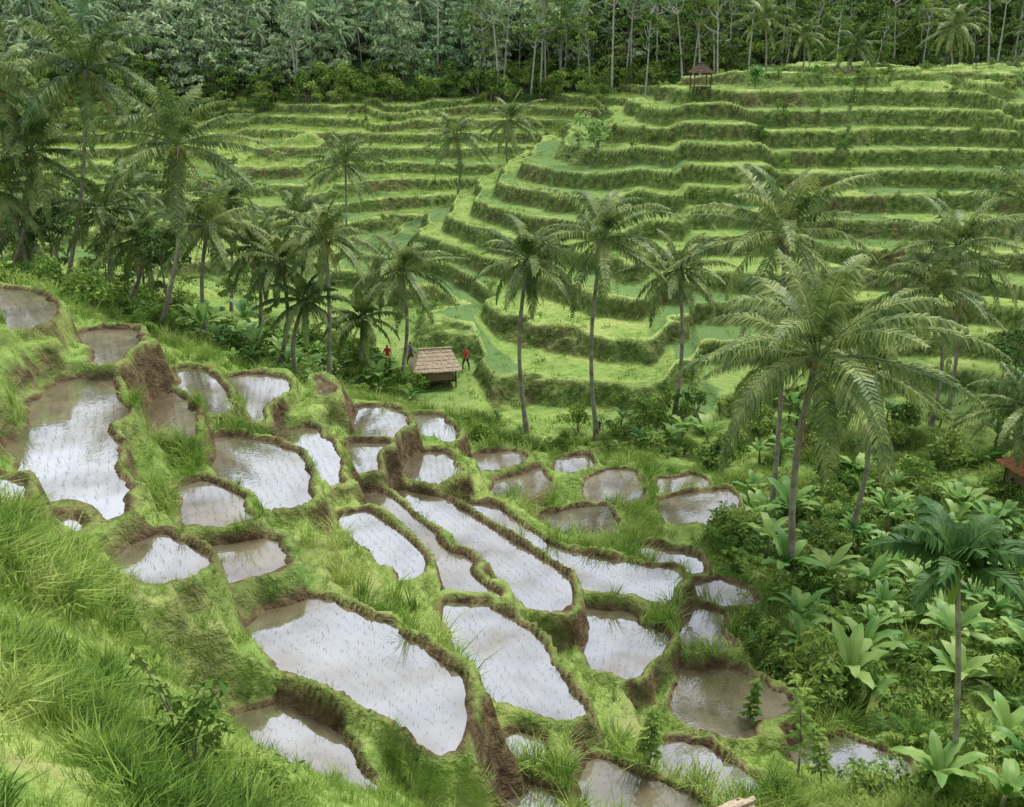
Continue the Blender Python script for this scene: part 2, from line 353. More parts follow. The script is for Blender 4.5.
# ------------------------------------------------------------------ water sheets (follow the grown outline)
for k,(wz,P) in enumerate(ponds):
    sl,s2=sds[k]; xs=gx[sl[1]]; ys=gy[sl[0]]
    msk=(s2<.03)
    q=msk[:-1,:-1]|msk[1:,:-1]|msk[:-1,1:]|msk[1:,1:]
    hh=H[sl]; low=(hh<wz-.25); q&=~(low[:-1,:-1]|low[1:,:-1]|low[:-1,1:]|low[1:,1:])
    jj,ii=np.nonzero(q); wn=len(xs)
    quad=np.stack([jj*wn+ii,jj*wn+ii+1,(jj+1)*wn+ii+1,(jj+1)*wn+ii],1)
    used,inv=np.unique(quad,return_inverse=True); inv=inv.reshape(quad.shape)
    V=np.stack([xs[used%wn],ys[used//wn],np.full(len(used),wz)],1)
    mw=bpy.data.meshes.new("flooded_rice_paddy"); mw.from_pydata(V.tolist(),[],inv.tolist())
    mw.materials.append(M_water); mw.update(); put("flooded_rice_paddy",mw)
# ------------------------------------------------------------------ fronds
def frond(mb,base,az,el,L,droop,nl,ll,wid,hang,r,mi=0,rach=.035,mir=None):
    K=11; t=np.linspace(0,1,K); e=el-droop*t**1.4
    az2=az+r.uniform(-.25,.25)*t
    dv=np.stack([np.cos(e)*np.cos(az2),np.cos(e)*np.sin(az2),np.sin(e)],1)
    C=np.array(base)+np.concatenate([[np.zeros(3)],np.cumsum((dv[:-1]+dv[1:])/2*L/(K-1),0)])
    tube(mb,C,rach*(1-.85*t),3,mi if mir is None else mir,False)
    tt=np.linspace(.13,.99,nl)+r.uniform(-.006,.006,nl)
    tt=np.clip(tt,.1,1)
    pc=np.stack([np.interp(tt,t,C[:,k]) for k in range(3)],1); dt=np.stack([np.interp(tt,t,dv[:,k]) for k in range(3)],1)
    dt/=np.linalg.norm(dt,axis=1)[:,None]
    side=np.stack([-np.sin(np.interp(tt,t,az2)),np.cos(np.interp(tt,t,az2)),np.zeros(nl)],1)
    nrm=np.cross(dt,side)
    nrm*=np.where(nrm[:,2:3]<0,-1,1)
    for sg in(-1,1):
        prof=ll*(.35+.65*np.sin(np.clip((tt-.05)*1.15,0,1)*math.pi)**.6)*(1-.35*tt)*r.uniform(.75,1.15,nl)
        d0=sg*side*.75+dt*.6+nrm*(.28-.35*hang)+r.uniform(-.12,.12,(nl,3)); d0/=np.linalg.norm(d0,axis=1)[:,None]
        d1=d0*.9+np.array([0,0,-1.0])*(.6+hang)*r.uniform(.5,1.4,(nl,1)); d1/=np.linalg.norm(d1,axis=1)[:,None]
        mid=pc+d0*prof[:,None]*.42; tip=mid+d1*prof[:,None]*.62
        w=dt*wid*.5
        V=np.stack([pc-w*.5,pc+w*.5,mid+w,mid-w,tip],1).reshape(-1,3)
        F=[]
        for i in range(nl): F+= [(5*i,5*i+1,5*i+2,5*i+3),(5*i+3,5*i+2,5*i+4)]
        mb.add(V,F,mi)
def palm_mesh(name,top,r,R=4.2,nf=24,nl=34,base_r=.2,curve=None,mats=None,areca=False,wl=.1):
    """trunk from origin to top (vector), crown of pinnate fronds"""
    mb=MB(); top=np.array(top,float); k=18; t=np.linspace(0,1,k)
    cv=np.array(curve if curve is not None else (r.uniform(-.6,.6),r.uniform(-.4,.4),0))
    C=t[:,None]*top+np.sin(t*math.pi)[:,None]*cv
    C[0,2]-=.5
    Rr=base_r*(.62+.55*np.exp(-t*14)-.12*t)*(1+.03*np.sin(np.arange(k)*2.4))
    tube(mb,C,Rr,8,0)
    for i in range(nf):
        f=i/(nf-1); az=i*2.39996+r.uniform(-.35,.35)
        el=math.radians(86-118*f**.85)+r.uniform(-.22,.22)
        L=R*(.74+.36*math.sin(min(f*1.5,1)*math.pi/2))*r.uniform(.82,1.14)
        if areca: el=math.radians(82-66*f)
        dr=r.uniform(.7,1.7) if not areca else r.uniform(1.4,1.9)
        frond(mb,top+np.array([math.cos(az),math.sin(az),0])*.08+np.array([0,0,.1*(1-f)]),az,el,L,dr*(1-.25*f),nl,R*(.23 if not areca else .42),wl if not areca else .17,.4+.7*f if not areca else .5,r,1,.04)
    if not areca:
        for i in range(r.integers(1,6)):
            frond(mb,top-np.array([0,0,.15]),r.uniform(0,6.3),-.9,R*.7,.6,16,R*.15,.06,.9,r,2,.03)
        for i in range(9):
            a=r.uniform(0,6.3); c=top+np.array([math.cos(a)*.28,math.sin(a)*.28,-.25-r.uniform(0,.25)])
            th=np.linspace(0,math.pi,5); 
            tube(mb,np.stack([np.full(5,c[0]),np.full(5,c[1]),c[2]-.14*np.cos(th)],1),.02+.1*np.sin(th),6,3)
    else:
        tube(mb,[top-np.array([0,0,.9]),top-np.array([0,0,.3]),top+np.array([0,0,.1])],[.085,.11,.05],8,2)
    return mb.mesh(name,mats or [M_trunk,M_palm,M_dead,M_nut],False)
# (base u,v,drop) (crown u,v) R
PALMS=[((62,292,14),(85,70),5.0),((160,330,15),(178,145),4.7),((208,335,16),(208,226),3.5),((35,290,14),(-2,90),4.6),((100,305,15),(103,210),3.4),
((255,338,17),(256,248),2.9),((276,368,18),(281,263),2.9),((328,400,19.5),(325,238),3.1),((398,388,21.3),(402,270),4.1),((345,238,19.8),(345,163),4.8),
((455,190,16),(455,135),4.6),((510,168,14),(510,121),4.4),((527,437,22),(528,260),3.7),((597,441,22.6),(603,239),4.7),((674,424,22.5),(679,270),3.5),
((770,526,22),(784,232),4.5),((797,604,21),(817,356),5.5),((930,430,22.8),(935,288),4.4),((948,412,22.5),(958,246),4.5),((846,548,22),(868,372),3.5),
((1022,330,19),(1026,203),4.4),((20,292,14.5),(22,228),3.4),((-5,300,14),(-8,190),4.0),((1035,500,22),(1030,408),3.6),
((765,72,4.3),(765,18),4.2),((800,72,4.3),(803,36),3.8),((858,71,4.3),(856,46),4.0),((955,71,4.2),(955,26),4.6),((1005,72,4.3),(1035,34),3.8),
((60,285,20),(52,200),4.2),((140,285,20),(128,192),4.0),((230,300,20.5),(228,200),3.8),((300,300,20.5),(297,217),3.6),
((-2,292,14),(30,152),4.2),((118,310,15),(140,238),3.3),((360,395,20.6),(362,318),2.8),((300,385,18.6),(305,300),2.6)]
for i,(bs,cr,R) in enumerate(PALMS):
    b=np.array(site(*bs)); b[2]=float(height(b[0],b[1])); c=np.array(at_y(cr[0],cr[1],b[1]))
    r=np.random.default_rng(100+i)
    big=(i==16)
    me_=palm_mesh("coconut_palm",c-b,r,R,30 if big else 24,62 if big else (42 if b[1]<65 else 26),.24 if big else .2,wl=.10 if big else .12 if b[1]<65 else .17)
    put("coconut_palm",me_,b)
b=np.array(site(953,800,17.8)); b[2]=float(height(b[0],b[1])); c=np.array(at_y(957,568,b[1]))
put("areca_palm",palm_mesh("areca_palm",c-b,np.random.default_rng(5),1.85,15,26,.13,(.1,0,0),[M_trunk,M_areca,M_bush,M_nut],True),b)
# ------------------------------------------------------------------ instanced vegetation sources
def coll(name,meshes):
    c=bpy.data.collections.new(name)
    for i,mm in enumerate(meshes):
        o=bpy.data.objects.new(f"{name}_{i}",mm); c.objects.link(o)
    return c
def tuft(seed,nb,rad,h0,h1,w,mat,lean=.5,simple=False):
    r=np.random.default_rng(seed); mb=MB()
    for i in range(nb):
        a=r.uniform(0,6.28); q=rad*math.sqrt(r.random()); b=np.array([q*math.cos(a),q*math.sin(a),-.03])
        a2=a+r.uniform(-1,1); h=r.uniform(h0,h1); ln=r.uniform(.15,lean)*h
        out=np.array([math.cos(a2),math.sin(a2),0]); sd=np.array([-math.sin(a2),math.cos(a2),0])*w*.5
        m1=b+out*ln*.35+np.array([0,0,h*.6]); tp=b+out*ln*1.25+np.array([0,0,h*r.uniform(.7,1)])
        if simple: mb.add([b-sd,b+sd,tp],[(0,1,2)])
        else: mb.add([b-sd,b+sd,m1+sd*.8,m1-sd*.8,tp],[(0,1,2,3),(3,2,4)])
    return mb.mesh("tuft",[mat])
def cloud(mb,r,centers,radii,n,size,mi,flat=.8):
    k=len(centers); cen=np.array(centers); rad=np.array(radii)
    pk=r.integers(0,k,n); d=r.normal(size=(n,3)); d/=np.linalg.norm(d,axis=1)[:,None]; d[:,2]=np.where(d[:,2]<-.3,-d[:,2],d[:,2])
    q=r.uniform(.35,1,n)**.5*r.uniform(.8,1.12,n)
    P=cen[pk]+d*(rad[pk]*q)[:,None]*np.array([1,1,flat])
    nr=d+r.normal(size=(n,3))*.55+np.array([0,0,.4]); nr/=np.linalg.norm(nr,axis=1)[:,None]
    a=np.cross(nr,r.normal(size=(n,3))); a/=np.linalg.norm(a,axis=1)[:,None]; b_=np.cross(nr,a)
    s=size*r.uniform(.6,1.3,n)[:,None]
    V=np.stack([P-a*s,P-b_*s*.42,P+a*s-nr*s*.25,P+b_*s*.42],1).reshape(-1,3)
    mb.add(V,[(4*i,4*i+1,4*i+2,4*i+3) for i in range(n)],mi)
def bush(seed,h,w,n,size,mat):
    r=np.random.default_rng(seed); mb=MB()
    cs=[];rs=[]
    for i in range(7):
        a=r.uniform(0,6.3); q=r.uniform(0,w*.6); z=r.uniform(.25,.8)*h; cs.append((q*math.cos(a),q*math.sin(a),z)); rs.append(r.uniform(.25,.45)*w)
        tube(mb,[(0,0,-.2),(cs[-1][0]*.5,cs[-1][1]*.5,z*.6),cs[-1]],[.04,.03,.01],4,1,False)
    cloud(mb,r,cs,rs,n,size,0); return mb.mesh("bush",[mat,M_bark])
def tree(seed,h,w,n,size,mat,bark,bare=.45,tr=.016):
    r=np.random.default_rng(seed); mb=MB()
    ln=np.array([r.uniform(-.09,.09)*h,r.uniform(-.06,.06)*h,0]); t=np.linspace(0,1,8)
    C=np.stack([ln[0]*t**2,ln[1]*t**2,h*.92*t-.6],1); tube(mb,C,h*tr*(1.15-.95*t),7,1)
    cs=[];rs=[]
    for i in range(13):
        f=r.uniform(bare,1); p0=np.array([ln[0]*f*f,ln[1]*f*f,h*.92*f-.6]); a=i*2.4+r.uniform(-.4,.4)
        q=w*.5*r.uniform(.35,1)*(1-.6*max(f-.7,0)/.3); e=p0+np.array([q*math.cos(a),q*math.sin(a),r.uniform(.04,.16)*h])
        tube(mb,[p0,(p0+e)/2+np.array([0,0,-.02*h]),e],[h*.007,h*.005,h*.002],4,1,False)
        cs.append(e); rs.append(w*r.uniform(.12,.24))
    cloud(mb,r,cs,rs,n,size,0,.65); return mb.mesh("tree",[mat,bark])
def banana(seed,h,nl=8):
    r=np.random.default_rng(seed); mb=MB()
    hs=h*.45; tube(mb,[(0,0,-.3),(.03,0,hs*.5),(.05,.02,hs)],[.13,.10,.06],7,1)
    for i in range(nl):
        az=i*2.4+r.uniform(-.3,.3); el=math.radians(r.uniform(42,82)); L=h*r.uniform(.5,.68); dr=r.uniform(.9,1.7); K=11; t=np.linspace(0,1,K)
        e=el-dr*t**1.5; dv=np.stack([np.cos(e)*math.cos(az),np.cos(e)*math.sin(az),np.sin(e)],1)
        C=np.array([.05,.02,hs-.1])+np.concatenate([[np.zeros(3)],np.cumsum((dv[:-1]+dv[1:])/2*L/(K-1),0)])
        sd=np.array([-math.sin(az),math.cos(az),0]); nm=np.cross(dv,sd); nm*=np.where(nm[:,2:3]<0,-1,1)
        w=h*.085*np.clip(np.sin(np.clip((t-.14)/.86,0,1)**.75*math.pi),0,1)**.55+.012; w[-1]=.01
        for s_ in(-1,1):
            ww=w*r.uniform(.75,1.1,K)
            E=C+s_*sd*ww[:,None]*.93+nm*(ww*.25)[:,None]-np.array([0,0,1])*(ww*r.uniform(0,.45,K))[:,None]
            V=np.concatenate([C,E]); F=[(j,j+1,K+j+1,K+j) for j in range(K-1)]
            mb.add(V,F,0)
    return mb.mesh("banana",[M_ban,M_stem],True)
def fern(seed,R,nf,mat,upr=70):
    r=np.random.default_rng(seed); mb=MB()
    for i in range(nf):
        frond(mb,(0,0,0),i*2.4,math.radians(r.uniform(35,upr)),R*r.uniform(.8,1.1),r.uniform(.9,1.5),18,R*.28,.05*R,.3,r,0,.015)
    return mb.mesh("fern",[mat])
C_grass=coll("src_grass",[tuft(i,22,.19,.12,.34,.02,M_grass,.8,True) for i in range(4)]+[tuft(9,26,.15,.3,.62,.02,M_grass,1.0)])
C_fgrass=coll("src_far_grass",[tuft(20+i,16,.35,.10,.30,.06,M_grass,.8,True) for i in range(4)])
C_rice=coll("src_rice",[tuft(40+i,4,.03,.08,.15,.014,M_rice,.7,True) for i in range(3)])
C_tall=coll("src_reed",[tuft(50+i,60,.35,.7,1.5,.03,M_grass,.8) for i in range(3)])
C_bush=coll("src_bush",[bush(60,1.6,1.5,420,.12,M_bush),bush(61,2.2,1.8,480,.16,M_bush),bush(62,1.1,1.3,350,.11,M_ban),bush(63,2.8,2.2,560,.18,M_bush)])
C_ban=coll("src_banana",[banana(70+i,h) for i,h in enumerate((2.6,3.2,3.8,2.0))])
C_fern=coll("src_fern",[fern(80,1.1,10,M_ban),fern(81,1.5,12,M_bush,80),fern(82,.8,9,M_ban)])
C_tree=coll("src_tree",[tree(90,9,6,1300,.26,M_tree,M_bark,.3),tree(91,12,7,1500,.3,M_tree,M_bark,.4),tree(92,7,5.5,1100,.24,M_bush,M_bark,.2)])
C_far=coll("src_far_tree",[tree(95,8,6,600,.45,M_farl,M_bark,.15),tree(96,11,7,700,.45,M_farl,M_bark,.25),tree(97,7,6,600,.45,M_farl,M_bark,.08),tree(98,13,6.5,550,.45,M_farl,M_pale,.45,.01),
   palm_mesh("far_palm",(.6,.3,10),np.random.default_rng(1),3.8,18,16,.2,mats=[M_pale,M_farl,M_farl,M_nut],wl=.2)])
C_mid=coll("src_mid_tree",[tree(190,11,7,900,.40,M_tree,M_bark,.15),tree(191,14,6.5,800,.38,M_tree,M_pale,.4,.01),tree(192,8,6.5,900,.40,M_tree,M_bark,.08),tree(193,7,6,800,.38,M_bush,M_bark,.05)])
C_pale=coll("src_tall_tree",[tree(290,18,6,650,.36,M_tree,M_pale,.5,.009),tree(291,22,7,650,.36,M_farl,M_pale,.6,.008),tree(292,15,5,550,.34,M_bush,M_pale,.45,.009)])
def scatter(name,P,c,ncoll,smin,smax,tilt=.15,pick=None,r=rng,real=False):
    k=len(P); mm=bpy.data.meshes.new(name); mm.vertices.add(k); mm.vertices.foreach_set("co",np.asarray(P,np.float32).ravel())
    a=mm.attributes.new("rot",'FLOAT_VECTOR','POINT'); a.data.foreach_set("vector",np.stack([r.uniform(-tilt,tilt,k),r.uniform(-tilt,tilt,k),r.uniform(0,6.28,k)],1).astype(np.float32).ravel())
    s=r.uniform(smin,smax,k) if np.isscalar(smin) else smin
    fattr(mm,"scl",s)
    a=mm.attributes.new("idx",'INT','POINT'); a.data.foreach_set("value",(r.integers(0,ncoll,k) if pick is None else pick).astype(np.int32))
    mm.update(); o=put(name,mm)
    ng=bpy.data.node_groups.new("scatter_"+name,'GeometryNodeTree')
    ng.interface.new_socket("Geometry",in_out='INPUT',socket_type='NodeSocketGeometry'); ng.interface.new_socket("Geometry",in_out='OUTPUT',socket_type='NodeSocketGeometry')
    N=ng.nodes; L=ng.links; gi=N.new("NodeGroupInput"); go=N.new("NodeGroupOutput")
    ci=N.new("GeometryNodeCollectionInfo"); ci.inputs["Collection"].default_value=c; ci.inputs["Separate Children"].default_value=True; ci.inputs["Reset Children"].default_value=True
    ip=N.new("GeometryNodeInstanceOnPoints"); ip.inputs["Pick Instance"].default_value=True
    def na(nm,dt):
        q=N.new("GeometryNodeInputNamedAttribute"); q.data_type=dt; q.inputs["Name"].default_value=nm; return q.outputs["Attribute"]
    L.new(gi.outputs[0],ip.inputs["Points"]); L.new(ci.outputs[0],ip.inputs["Instance"])
    L.new(na("idx",'INT'),ip.inputs["Instance Index"]); L.new(na("rot",'FLOAT_VECTOR'),ip.inputs["Rotation"]); L.new(na("scl",'FLOAT'),ip.inputs["Scale"])
    out=ip.outputs[0]
    if real:
        rz=N.new("GeometryNodeRealizeInstances"); L.new(out,rz.inputs[0]); out=rz.outputs[0]
    L.new(out,go.inputs[0]); md=o.modifiers.new("instances",'NODES'); md.node_group=ng
    return o
def on(x,y,dz=0): return np.stack([x,y,height(x,y)+dz],1)
def inpoly(P,x,y): return sdf(np.array(P),x,y)<0
def region(px,dens,seed):
    """px: list of (u,v,drop) points, u,v in image pixels, bounding a patch of land"""
    P=np.array([site(*q)[:2] for q in px]); r=np.random.default_rng(seed)
    lo_,hi=P.min(0),P.max(0); k=int((hi-lo_).prod()*dens); x=r.uniform(lo_[0],hi[0],k); y=r.uniform(lo_[1],hi[1],k)
    g=inpoly(P,x,y)&(bil(gx,gy,SD,x,y)>.7); return x[g],y[g]
# near grass
r=np.random.default_rng(11)
def uni(x0,x1,y0,y1,dens): 
    k=int((x1-x0)*(y1-y0)*dens); return r.uniform(x0,x1,k),r.uniform(y0,y1,k)
xs=[];ys=[]
for a in [(-10,8,4,11,75),(-14,14,11,20,44),(-20,22,20,30,24),(-26,28,30,56,12)]:
    x,y=uni(*a); xs.append(x);ys.append(y)
x=np.concatenate(xs);y=np.concatenate(ys)
g=(np.abs(x)<.58*y+3); x=x[g];y=y[g]
sd_=bil(gx,gy,SD,x,y); dd=np.maximum(bil(gx,gy,dirt,x,y)*.92,bil(gx,gy,dry,x,y)*.7); g=(sd_>.07)&(r.random(len(x))>dd); x=x[g];y=y[g]; sd_=sd_[g]
clump=sstep(.0,.28,vnoise(x,y,.35,21)+.6*vnoise(x,y,1.5,34)); s=(.42+.95*clump+r.uniform(-.2,.4,len(x)))*np.where(sd_<.4,.85,1)*np.where(y<13,.62,1)
pick=np.where(r.random(len(x))<.1+.5*clump,4,r.integers(0,4,len(x)))
scatter("terrace_grass",on(x,y),C_grass,5,s,0,.45,pick,real=True)
# far grass on edges and risers
x,y=uni(-75,75,54,125,6); g=(np.abs(x)<.6*y+4); x=x[g];y=y[g]
rr=bil(gx,gy,np.maximum(riser*.45,edge),x,y); g=r.random(len(x))<.12+.6*rr; x=x[g];y=y[g]
scatter("hillside_grass",on(x,y),C_fgrass,4,.5,1.4,.3,real=True)
x,y=uni(-90,20,125,180,1.2); scatter("distant_hillside_grass",on(x,y),C_fgrass,4,1.0,2.2,.3,real=True)
# scrub growing on far risers
x,y=uni(-70,75,56,175,.4); g=(np.abs(x)<.58*y+4); x=x[g];y=y[g]
rr=bil(gx,gy,riser,x,y); g=(r.random(len(x))<.06+.5*rr)&(vnoise(x,y,.07,41)>.0); x=x[g];y=y[g]
scatter("hillside_scrub",on(x,y),C_bush,4,.2,.6,.2)
# rice seedlings
PX=[];PY=[];PZ=[]
for k,(wz,P) in enumerate(ponds):
    c=P.mean(0); d=P-c; u_,s_,vt=np.linalg.svd(d,full_matrices=False); ax=vt[0]; an=vt[1]; R=np.abs(d@ax).max()+1.5
    a,bb=np.meshgrid(np.arange(-R,R,.17),np.arange(-R,R,.26)); a=a.ravel()+r.normal(0,.015,a.size); bb=bb.ravel()+.25*np.sin(a*.35)+r.normal(0,.012,bb.size)
    x=c[0]+a*ax[0]+bb*an[0]; y=c[1]+a*ax[1]+bb*an[1]
    sl,s2=sds[k]; x_=gx[sl[1]];y_=gy[sl[0]]
    inb=(x>x_[0])&(x<x_[-1])&(y>y_[0])&(y<y_[-1]); x=x[inb];y=y[inb]
    g=(bil(x_,y_,s2,x,y)<-.22)&(height(x,y)<wz-.02)&(r.random(len(x))>.06); PX.append(x[g]);PY.append(y[g]);PZ.append(np.full(g.sum(),wz-.01))
P=np.stack([np.concatenate(PX),np.concatenate(PY),np.concatenate(PZ)],1)
scatter("rice_seedlings",P,C_rice,3,.6,1.1,.2,real=True)
# tall grass banks
tx=[];ty=[]
for px,dn in [([(330,560,13.5),(300,530,13.3),(345,530,14.3),(400,570,14.6),(462,660,15),(440,665,14.5),(380,610,13.8)],2.4),
          ([(0,520,8.7),(60,530,9.2),(90,560,9.6),(60,600,9),(0,590,7.8)],1.6),
          ([(0,350,9.2),(70,340,9.8),(75,380,10.2),(20,430,9.3),(0,430,9)],1.0),
          ([(160,600,10.4),(240,640,12.2),(250,700,12.8),(180,680,10.8),(140,640,9.8)],.5),
          ([(700,620,20.5),(1000,560,21.5),(1010,480,22.5),(740,470,22.3),(690,560,21)],.35),
          ([(430,470,18),(480,480,18.5),(470,430,20),(420,410,20)],.5)]:
    a,bb=region(px,dn,31); tx.append(a);ty.append(bb)
x=np.concatenate(tx);y=np.concatenate(ty); scatter("tall_elephant_grass",on(x,y),C_tall,3,.35,.8,.2)
# bananas
x1,y1=region([(735,620,20.3),(760,560,21.5),(740,500,22),(870,480,22.4),(1030,520,22),(1040,700,20.5),(930,720,20.3),(800,690,20)],.46,41)
x2,y2=region([(600,470,21.5),(740,470,22.2),(1030,450,22.6),(1030,415,22.6),(600,425,22.6)],.14,42)
x3,y3=region([(170,370,15.5),(330,405,18.5),(420,402,20.9),(425,375,21.4),(350,360,20.5),(250,330,19),(130,320,15)],.20,43)
x4,y4=region([(880,806,18),(880,770,19),(1040,740,19.5),(1040,830,17)],.4,44)
x=np.concatenate([x1,x2,x3,x4]);y=np.concatenate([y1,y2,y3,y4]); scatter("banana_plants",on(x,y),C_ban,4,.45,.9,.15)
# shrubs
parts=[region([(700,600,20.3),(750,480,22),(1040,440,22.5),(1060,700,20.5),(900,740,20),(760,700,19.8)],.28,51),
 region([(560,436,22.3),(700,470,22),(1040,440,22.5),(1040,408,22.4),(600,414,22.2)],.32,52),
 region([(130,360,15),(330,402,18.6),(425,402,20.8),(420,375,21.5),(340,330,21),(200,300,20),(0,290,14),(0,330,11)],.32,53),
 region([(880,806,18),(850,800,18.4),(1040,720,19.8),(1060,830,17)],.4,55)]
x=np.concatenate([a for a,_ in parts]);y=np.concatenate([b_ for _,b_ in parts]); scatter("valley_shrubs",on(x,y),C_bush,4,.4,.95,.15)
parts=[region([(420,460,18),(560,450,20.8),(700,470,22),(700,425,22.6),(560,432,22),(430,425,20.4)],.55,54)]
x=np.concatenate([a for a,_ in parts]);y=np.concatenate([b_ for _,b_ in parts]); scatter("bank_shrubs",on(x,y),C_bush,4,.2,.5,.15)
x,y=region([(700,600,20.3),(750,480,22),(1040,440,22.5),(1060,800,18),(900,760,19.5),(760,700,19.8)],.6,56)
x2,y2=region([(130,360,15),(330,402,18.6),(420,392,20.8),(380,350,21),(200,300,20)],.3,57)
scatter("ferns",on(np.concatenate([x,x2]),np.concatenate([y,y2])),C_fern,3,.7,1.3,.2)
# valley trees (dark broadleaf among palms)
parts=[region([(0,290,15),(130,330,15.5),(340,392,19.5),(410,380,21.4),(350,310,21),(0,262,20)],.028,61),
 region([(820,460,22.6),(1040,470,22.5),(1040,415,22.4),(820,425,22.4)],.04,62)]
x=np.concatenate([a for a,_ in parts]);y=np.concatenate([b_ for _,b_ in parts]); scatter("valley_trees",on(x,y),C_tree,3,.35,.62,.06)
# distant forest
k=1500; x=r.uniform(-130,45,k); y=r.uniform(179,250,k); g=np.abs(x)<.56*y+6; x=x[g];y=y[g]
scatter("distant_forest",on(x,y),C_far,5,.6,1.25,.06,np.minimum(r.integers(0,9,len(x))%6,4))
x=r.uniform(15,140,700); y=r.uniform(166,230,700); g=(x<.56*y+6)&(y>176-(x>25)*8); x=x[g];y=y[g]
scatter("forest_edge_trees",on(x,y),C_mid,4,.55,1.15,.06)
x=np.concatenate([r.uniform(-40,20,20),r.uniform(10,95,26)]); y=np.concatenate([r.uniform(172,182,20),r.uniform(160,174,26)])
scatter("tall_pale_trunk_trees",on(x,y),C_pale,3,.6,1.15,.1)
# undergrowth along the forest foot
x=np.concatenate([r.uniform(-100,25,260),r.uniform(10,100,120)]); y=np.concatenate([r.uniform(172,184,260),r.uniform(166,178,120)])
scatter("forest_undergrowth",on(x,y),C_bush,4,.9,2.0,.1)
parts=[region([(0,150,15.8),(110,140,15),(240,112,12),(430,86,9),(230,80,9),(0,78,8)],.045,63),region([(0,250,20),(60,200,18.3),(230,190,19),(230,230,21),(0,262,20.3)],.014,64)]
x=np.concatenate([a for a,_ in parts]);y=np.concatenate([b_ for _,b_ in parts]); scatter("hillside_trees",on(x,y),C_mid,4,.4,.8,.05,np.array([0,2,3,3])[r.integers(0,4,len(x))])
# single plants on the hill
for (u,v,d,sc,c_) in [(598,140,9.4,1.5,81),(755,86,4.7,1.0,82)]:
    a=site(u,v,d); put("hillside_shrub",bush(int(c_*3),2.2,1.9,600,.16,M_ban),(a[0],a[1],float(height(a[0],a[1]))),0,sc)
# foreground sapling
mb=MB(); r2=np.random.default_rng(77); cs=[];rs=[]
for i in range(11):
    a=i*2.4; q=r2.uniform(.08,.4); z=r2.uniform(.5,1.85); e=np.array([q*math.cos(a),q*math.sin(a),z]); tube(mb,[(0.015*i,0,-.1),(e[0]*.3,e[1]*.3,z*.55),e],[.018,.012,.005],5,1,False); cs.append(e); rs.append(.17)
    cs.append(e*.8); rs.append(.13)
cloud(mb,r2,cs,rs,420,.065,0); sap=mb.mesh("leafy_sapling",[M_bush,M_bark])
a=site(195,812,8.1); put("leafy_sapling",sap,(a[0],a[1],float(height(a[0],a[1]))),0,1.15)
a=site(285,800,10); put("low_shrub",bush(78,.7,.8,300,.06,M_bush),(a[0],a[1],float(height(a[0],a[1]))))
# plume-leaved saplings at the valley edge
def plume(seed,h):
    r=np.random.default_rng(seed); mb=MB(); t=np.linspace(0,1,9); C=np.stack([.25*t**2*h*r.uniform(-1,1),.15*t**2*h,h*t-.1],1); tube(mb,C,.035*(1.1-t),5,1)
    for i in range(34):
        f=.25+.75*i/33; p=np.array([np.interp(f,t,C[:,k]) for k in range(3)])
        frond(mb,p,i*2.4+r.uniform(-.3,.3),r.uniform(.1,.7),h*.24*(1.15-.6*f)*r.uniform(.8,1.2),1.1,12,.16,.05,.3,r,0,.008)
    return mb.mesh("feathery_sapling",[M_bush,M_bark])
for i,(u,v,d,h) in enumerate([(646,800,17.4,1.6),(798,775,19.2,2.8),(748,735,19.5,1.5),(820,790,18.8,1.8)]):
    a=site(u,v,d); put("feathery_sapling",plume(300+i,h),(a[0],a[1],float(height(a[0],a[1]))))
# ------------------------------------------------------------------ huts
def hut(name,loc,w,d,hp,hr,rz,roofm,over=.35,walls=True):
    root=bpy.data.objects.new(name,None); root.location=loc; root.rotation_euler=(0,0,rz); scene.collection.objects.link(root)
    def ch(nm,mb,mats):
        o=bpy.data.objects.new(nm,mb.mesh(nm,mats)); o.parent=root; scene.collection.objects.link(o)
    mb=MB()
    for sx in(-1,1):
        for sy in(-1,1): tube(mb,[(sx*w/2,sy*d/2,-.6),(sx*w/2,sy*d/2,hp)],[.06,.05],6)
    box(mb,(0,0,.45),(w+.1,d+.1,.1)); ch("posts_and_floor",mb,[M_wood])
    if walls:
        mb=MB(); box(mb,(0,d/2-.05,hp*.5+.25),(w-.15,.05,hp-.55)); box(mb,(-w/2+.08,0,hp*.5+.25),(.05,d-.25,hp-.55)); box(mb,(0,-d/2+.05,.75),(w-.15,.05,.5)); ch("walls",mb,[M_bamb])
    mb=MB(); W2,D2=w/2+over,d/2+over; rl=max(w/2-d/2,.12)+.15; rr_=np.random.default_rng(2)
    if walls: rl=w*.42
    nseg=14
    for lay in range(6):
        t0=lay/6; t1=(lay+1)/6+.04
        def ring(t,dz):
            x_=W2+(rl-W2)*t; y_=D2+(.02-D2)*t; z_=hp-.1+hr*t+dz; P=[]
            cor=[(-x_,-y_),(x_,-y_),(x_,y_),(-x_,y_)]
            for i in range(4):
                a0,b0=cor[i],cor[(i+1)%4]
                for j in range(nseg): f=j/nseg; P.append((a0[0]+(b0[0]-a0[0])*f,a0[1]+(b0[1]-a0[1])*f,z_+rr_.uniform(-.02,.02)))
            return P
        A_=ring(t0,.0); B_=ring(min(t1,1),-.03 if lay<5 else 0); k_=len(A_)
        C_=[(p_[0],p_[1],p_[2]-.07) for p_ in A_]
        mb.add(A_+B_+C_,[(i,(i+1)%k_,k_+(i+1)%k_,k_+i) for i in range(k_)]+[(2*k_+i,2*k_+(i+1)%k_,(i+1)%k_,i) for i in range(k_)],0)
    tube(mb,[(-rl-.1,0,hp-.08+hr),(rl+.1,0,hp-.08+hr)],[.07,.07],6,0)
    ch("roof",mb,[roofm]); return root
def g_at(u,v,d,dz=0):
    a=site(u,v,d); return (a[0],a[1],float(height(a[0],a[1]))+dz)
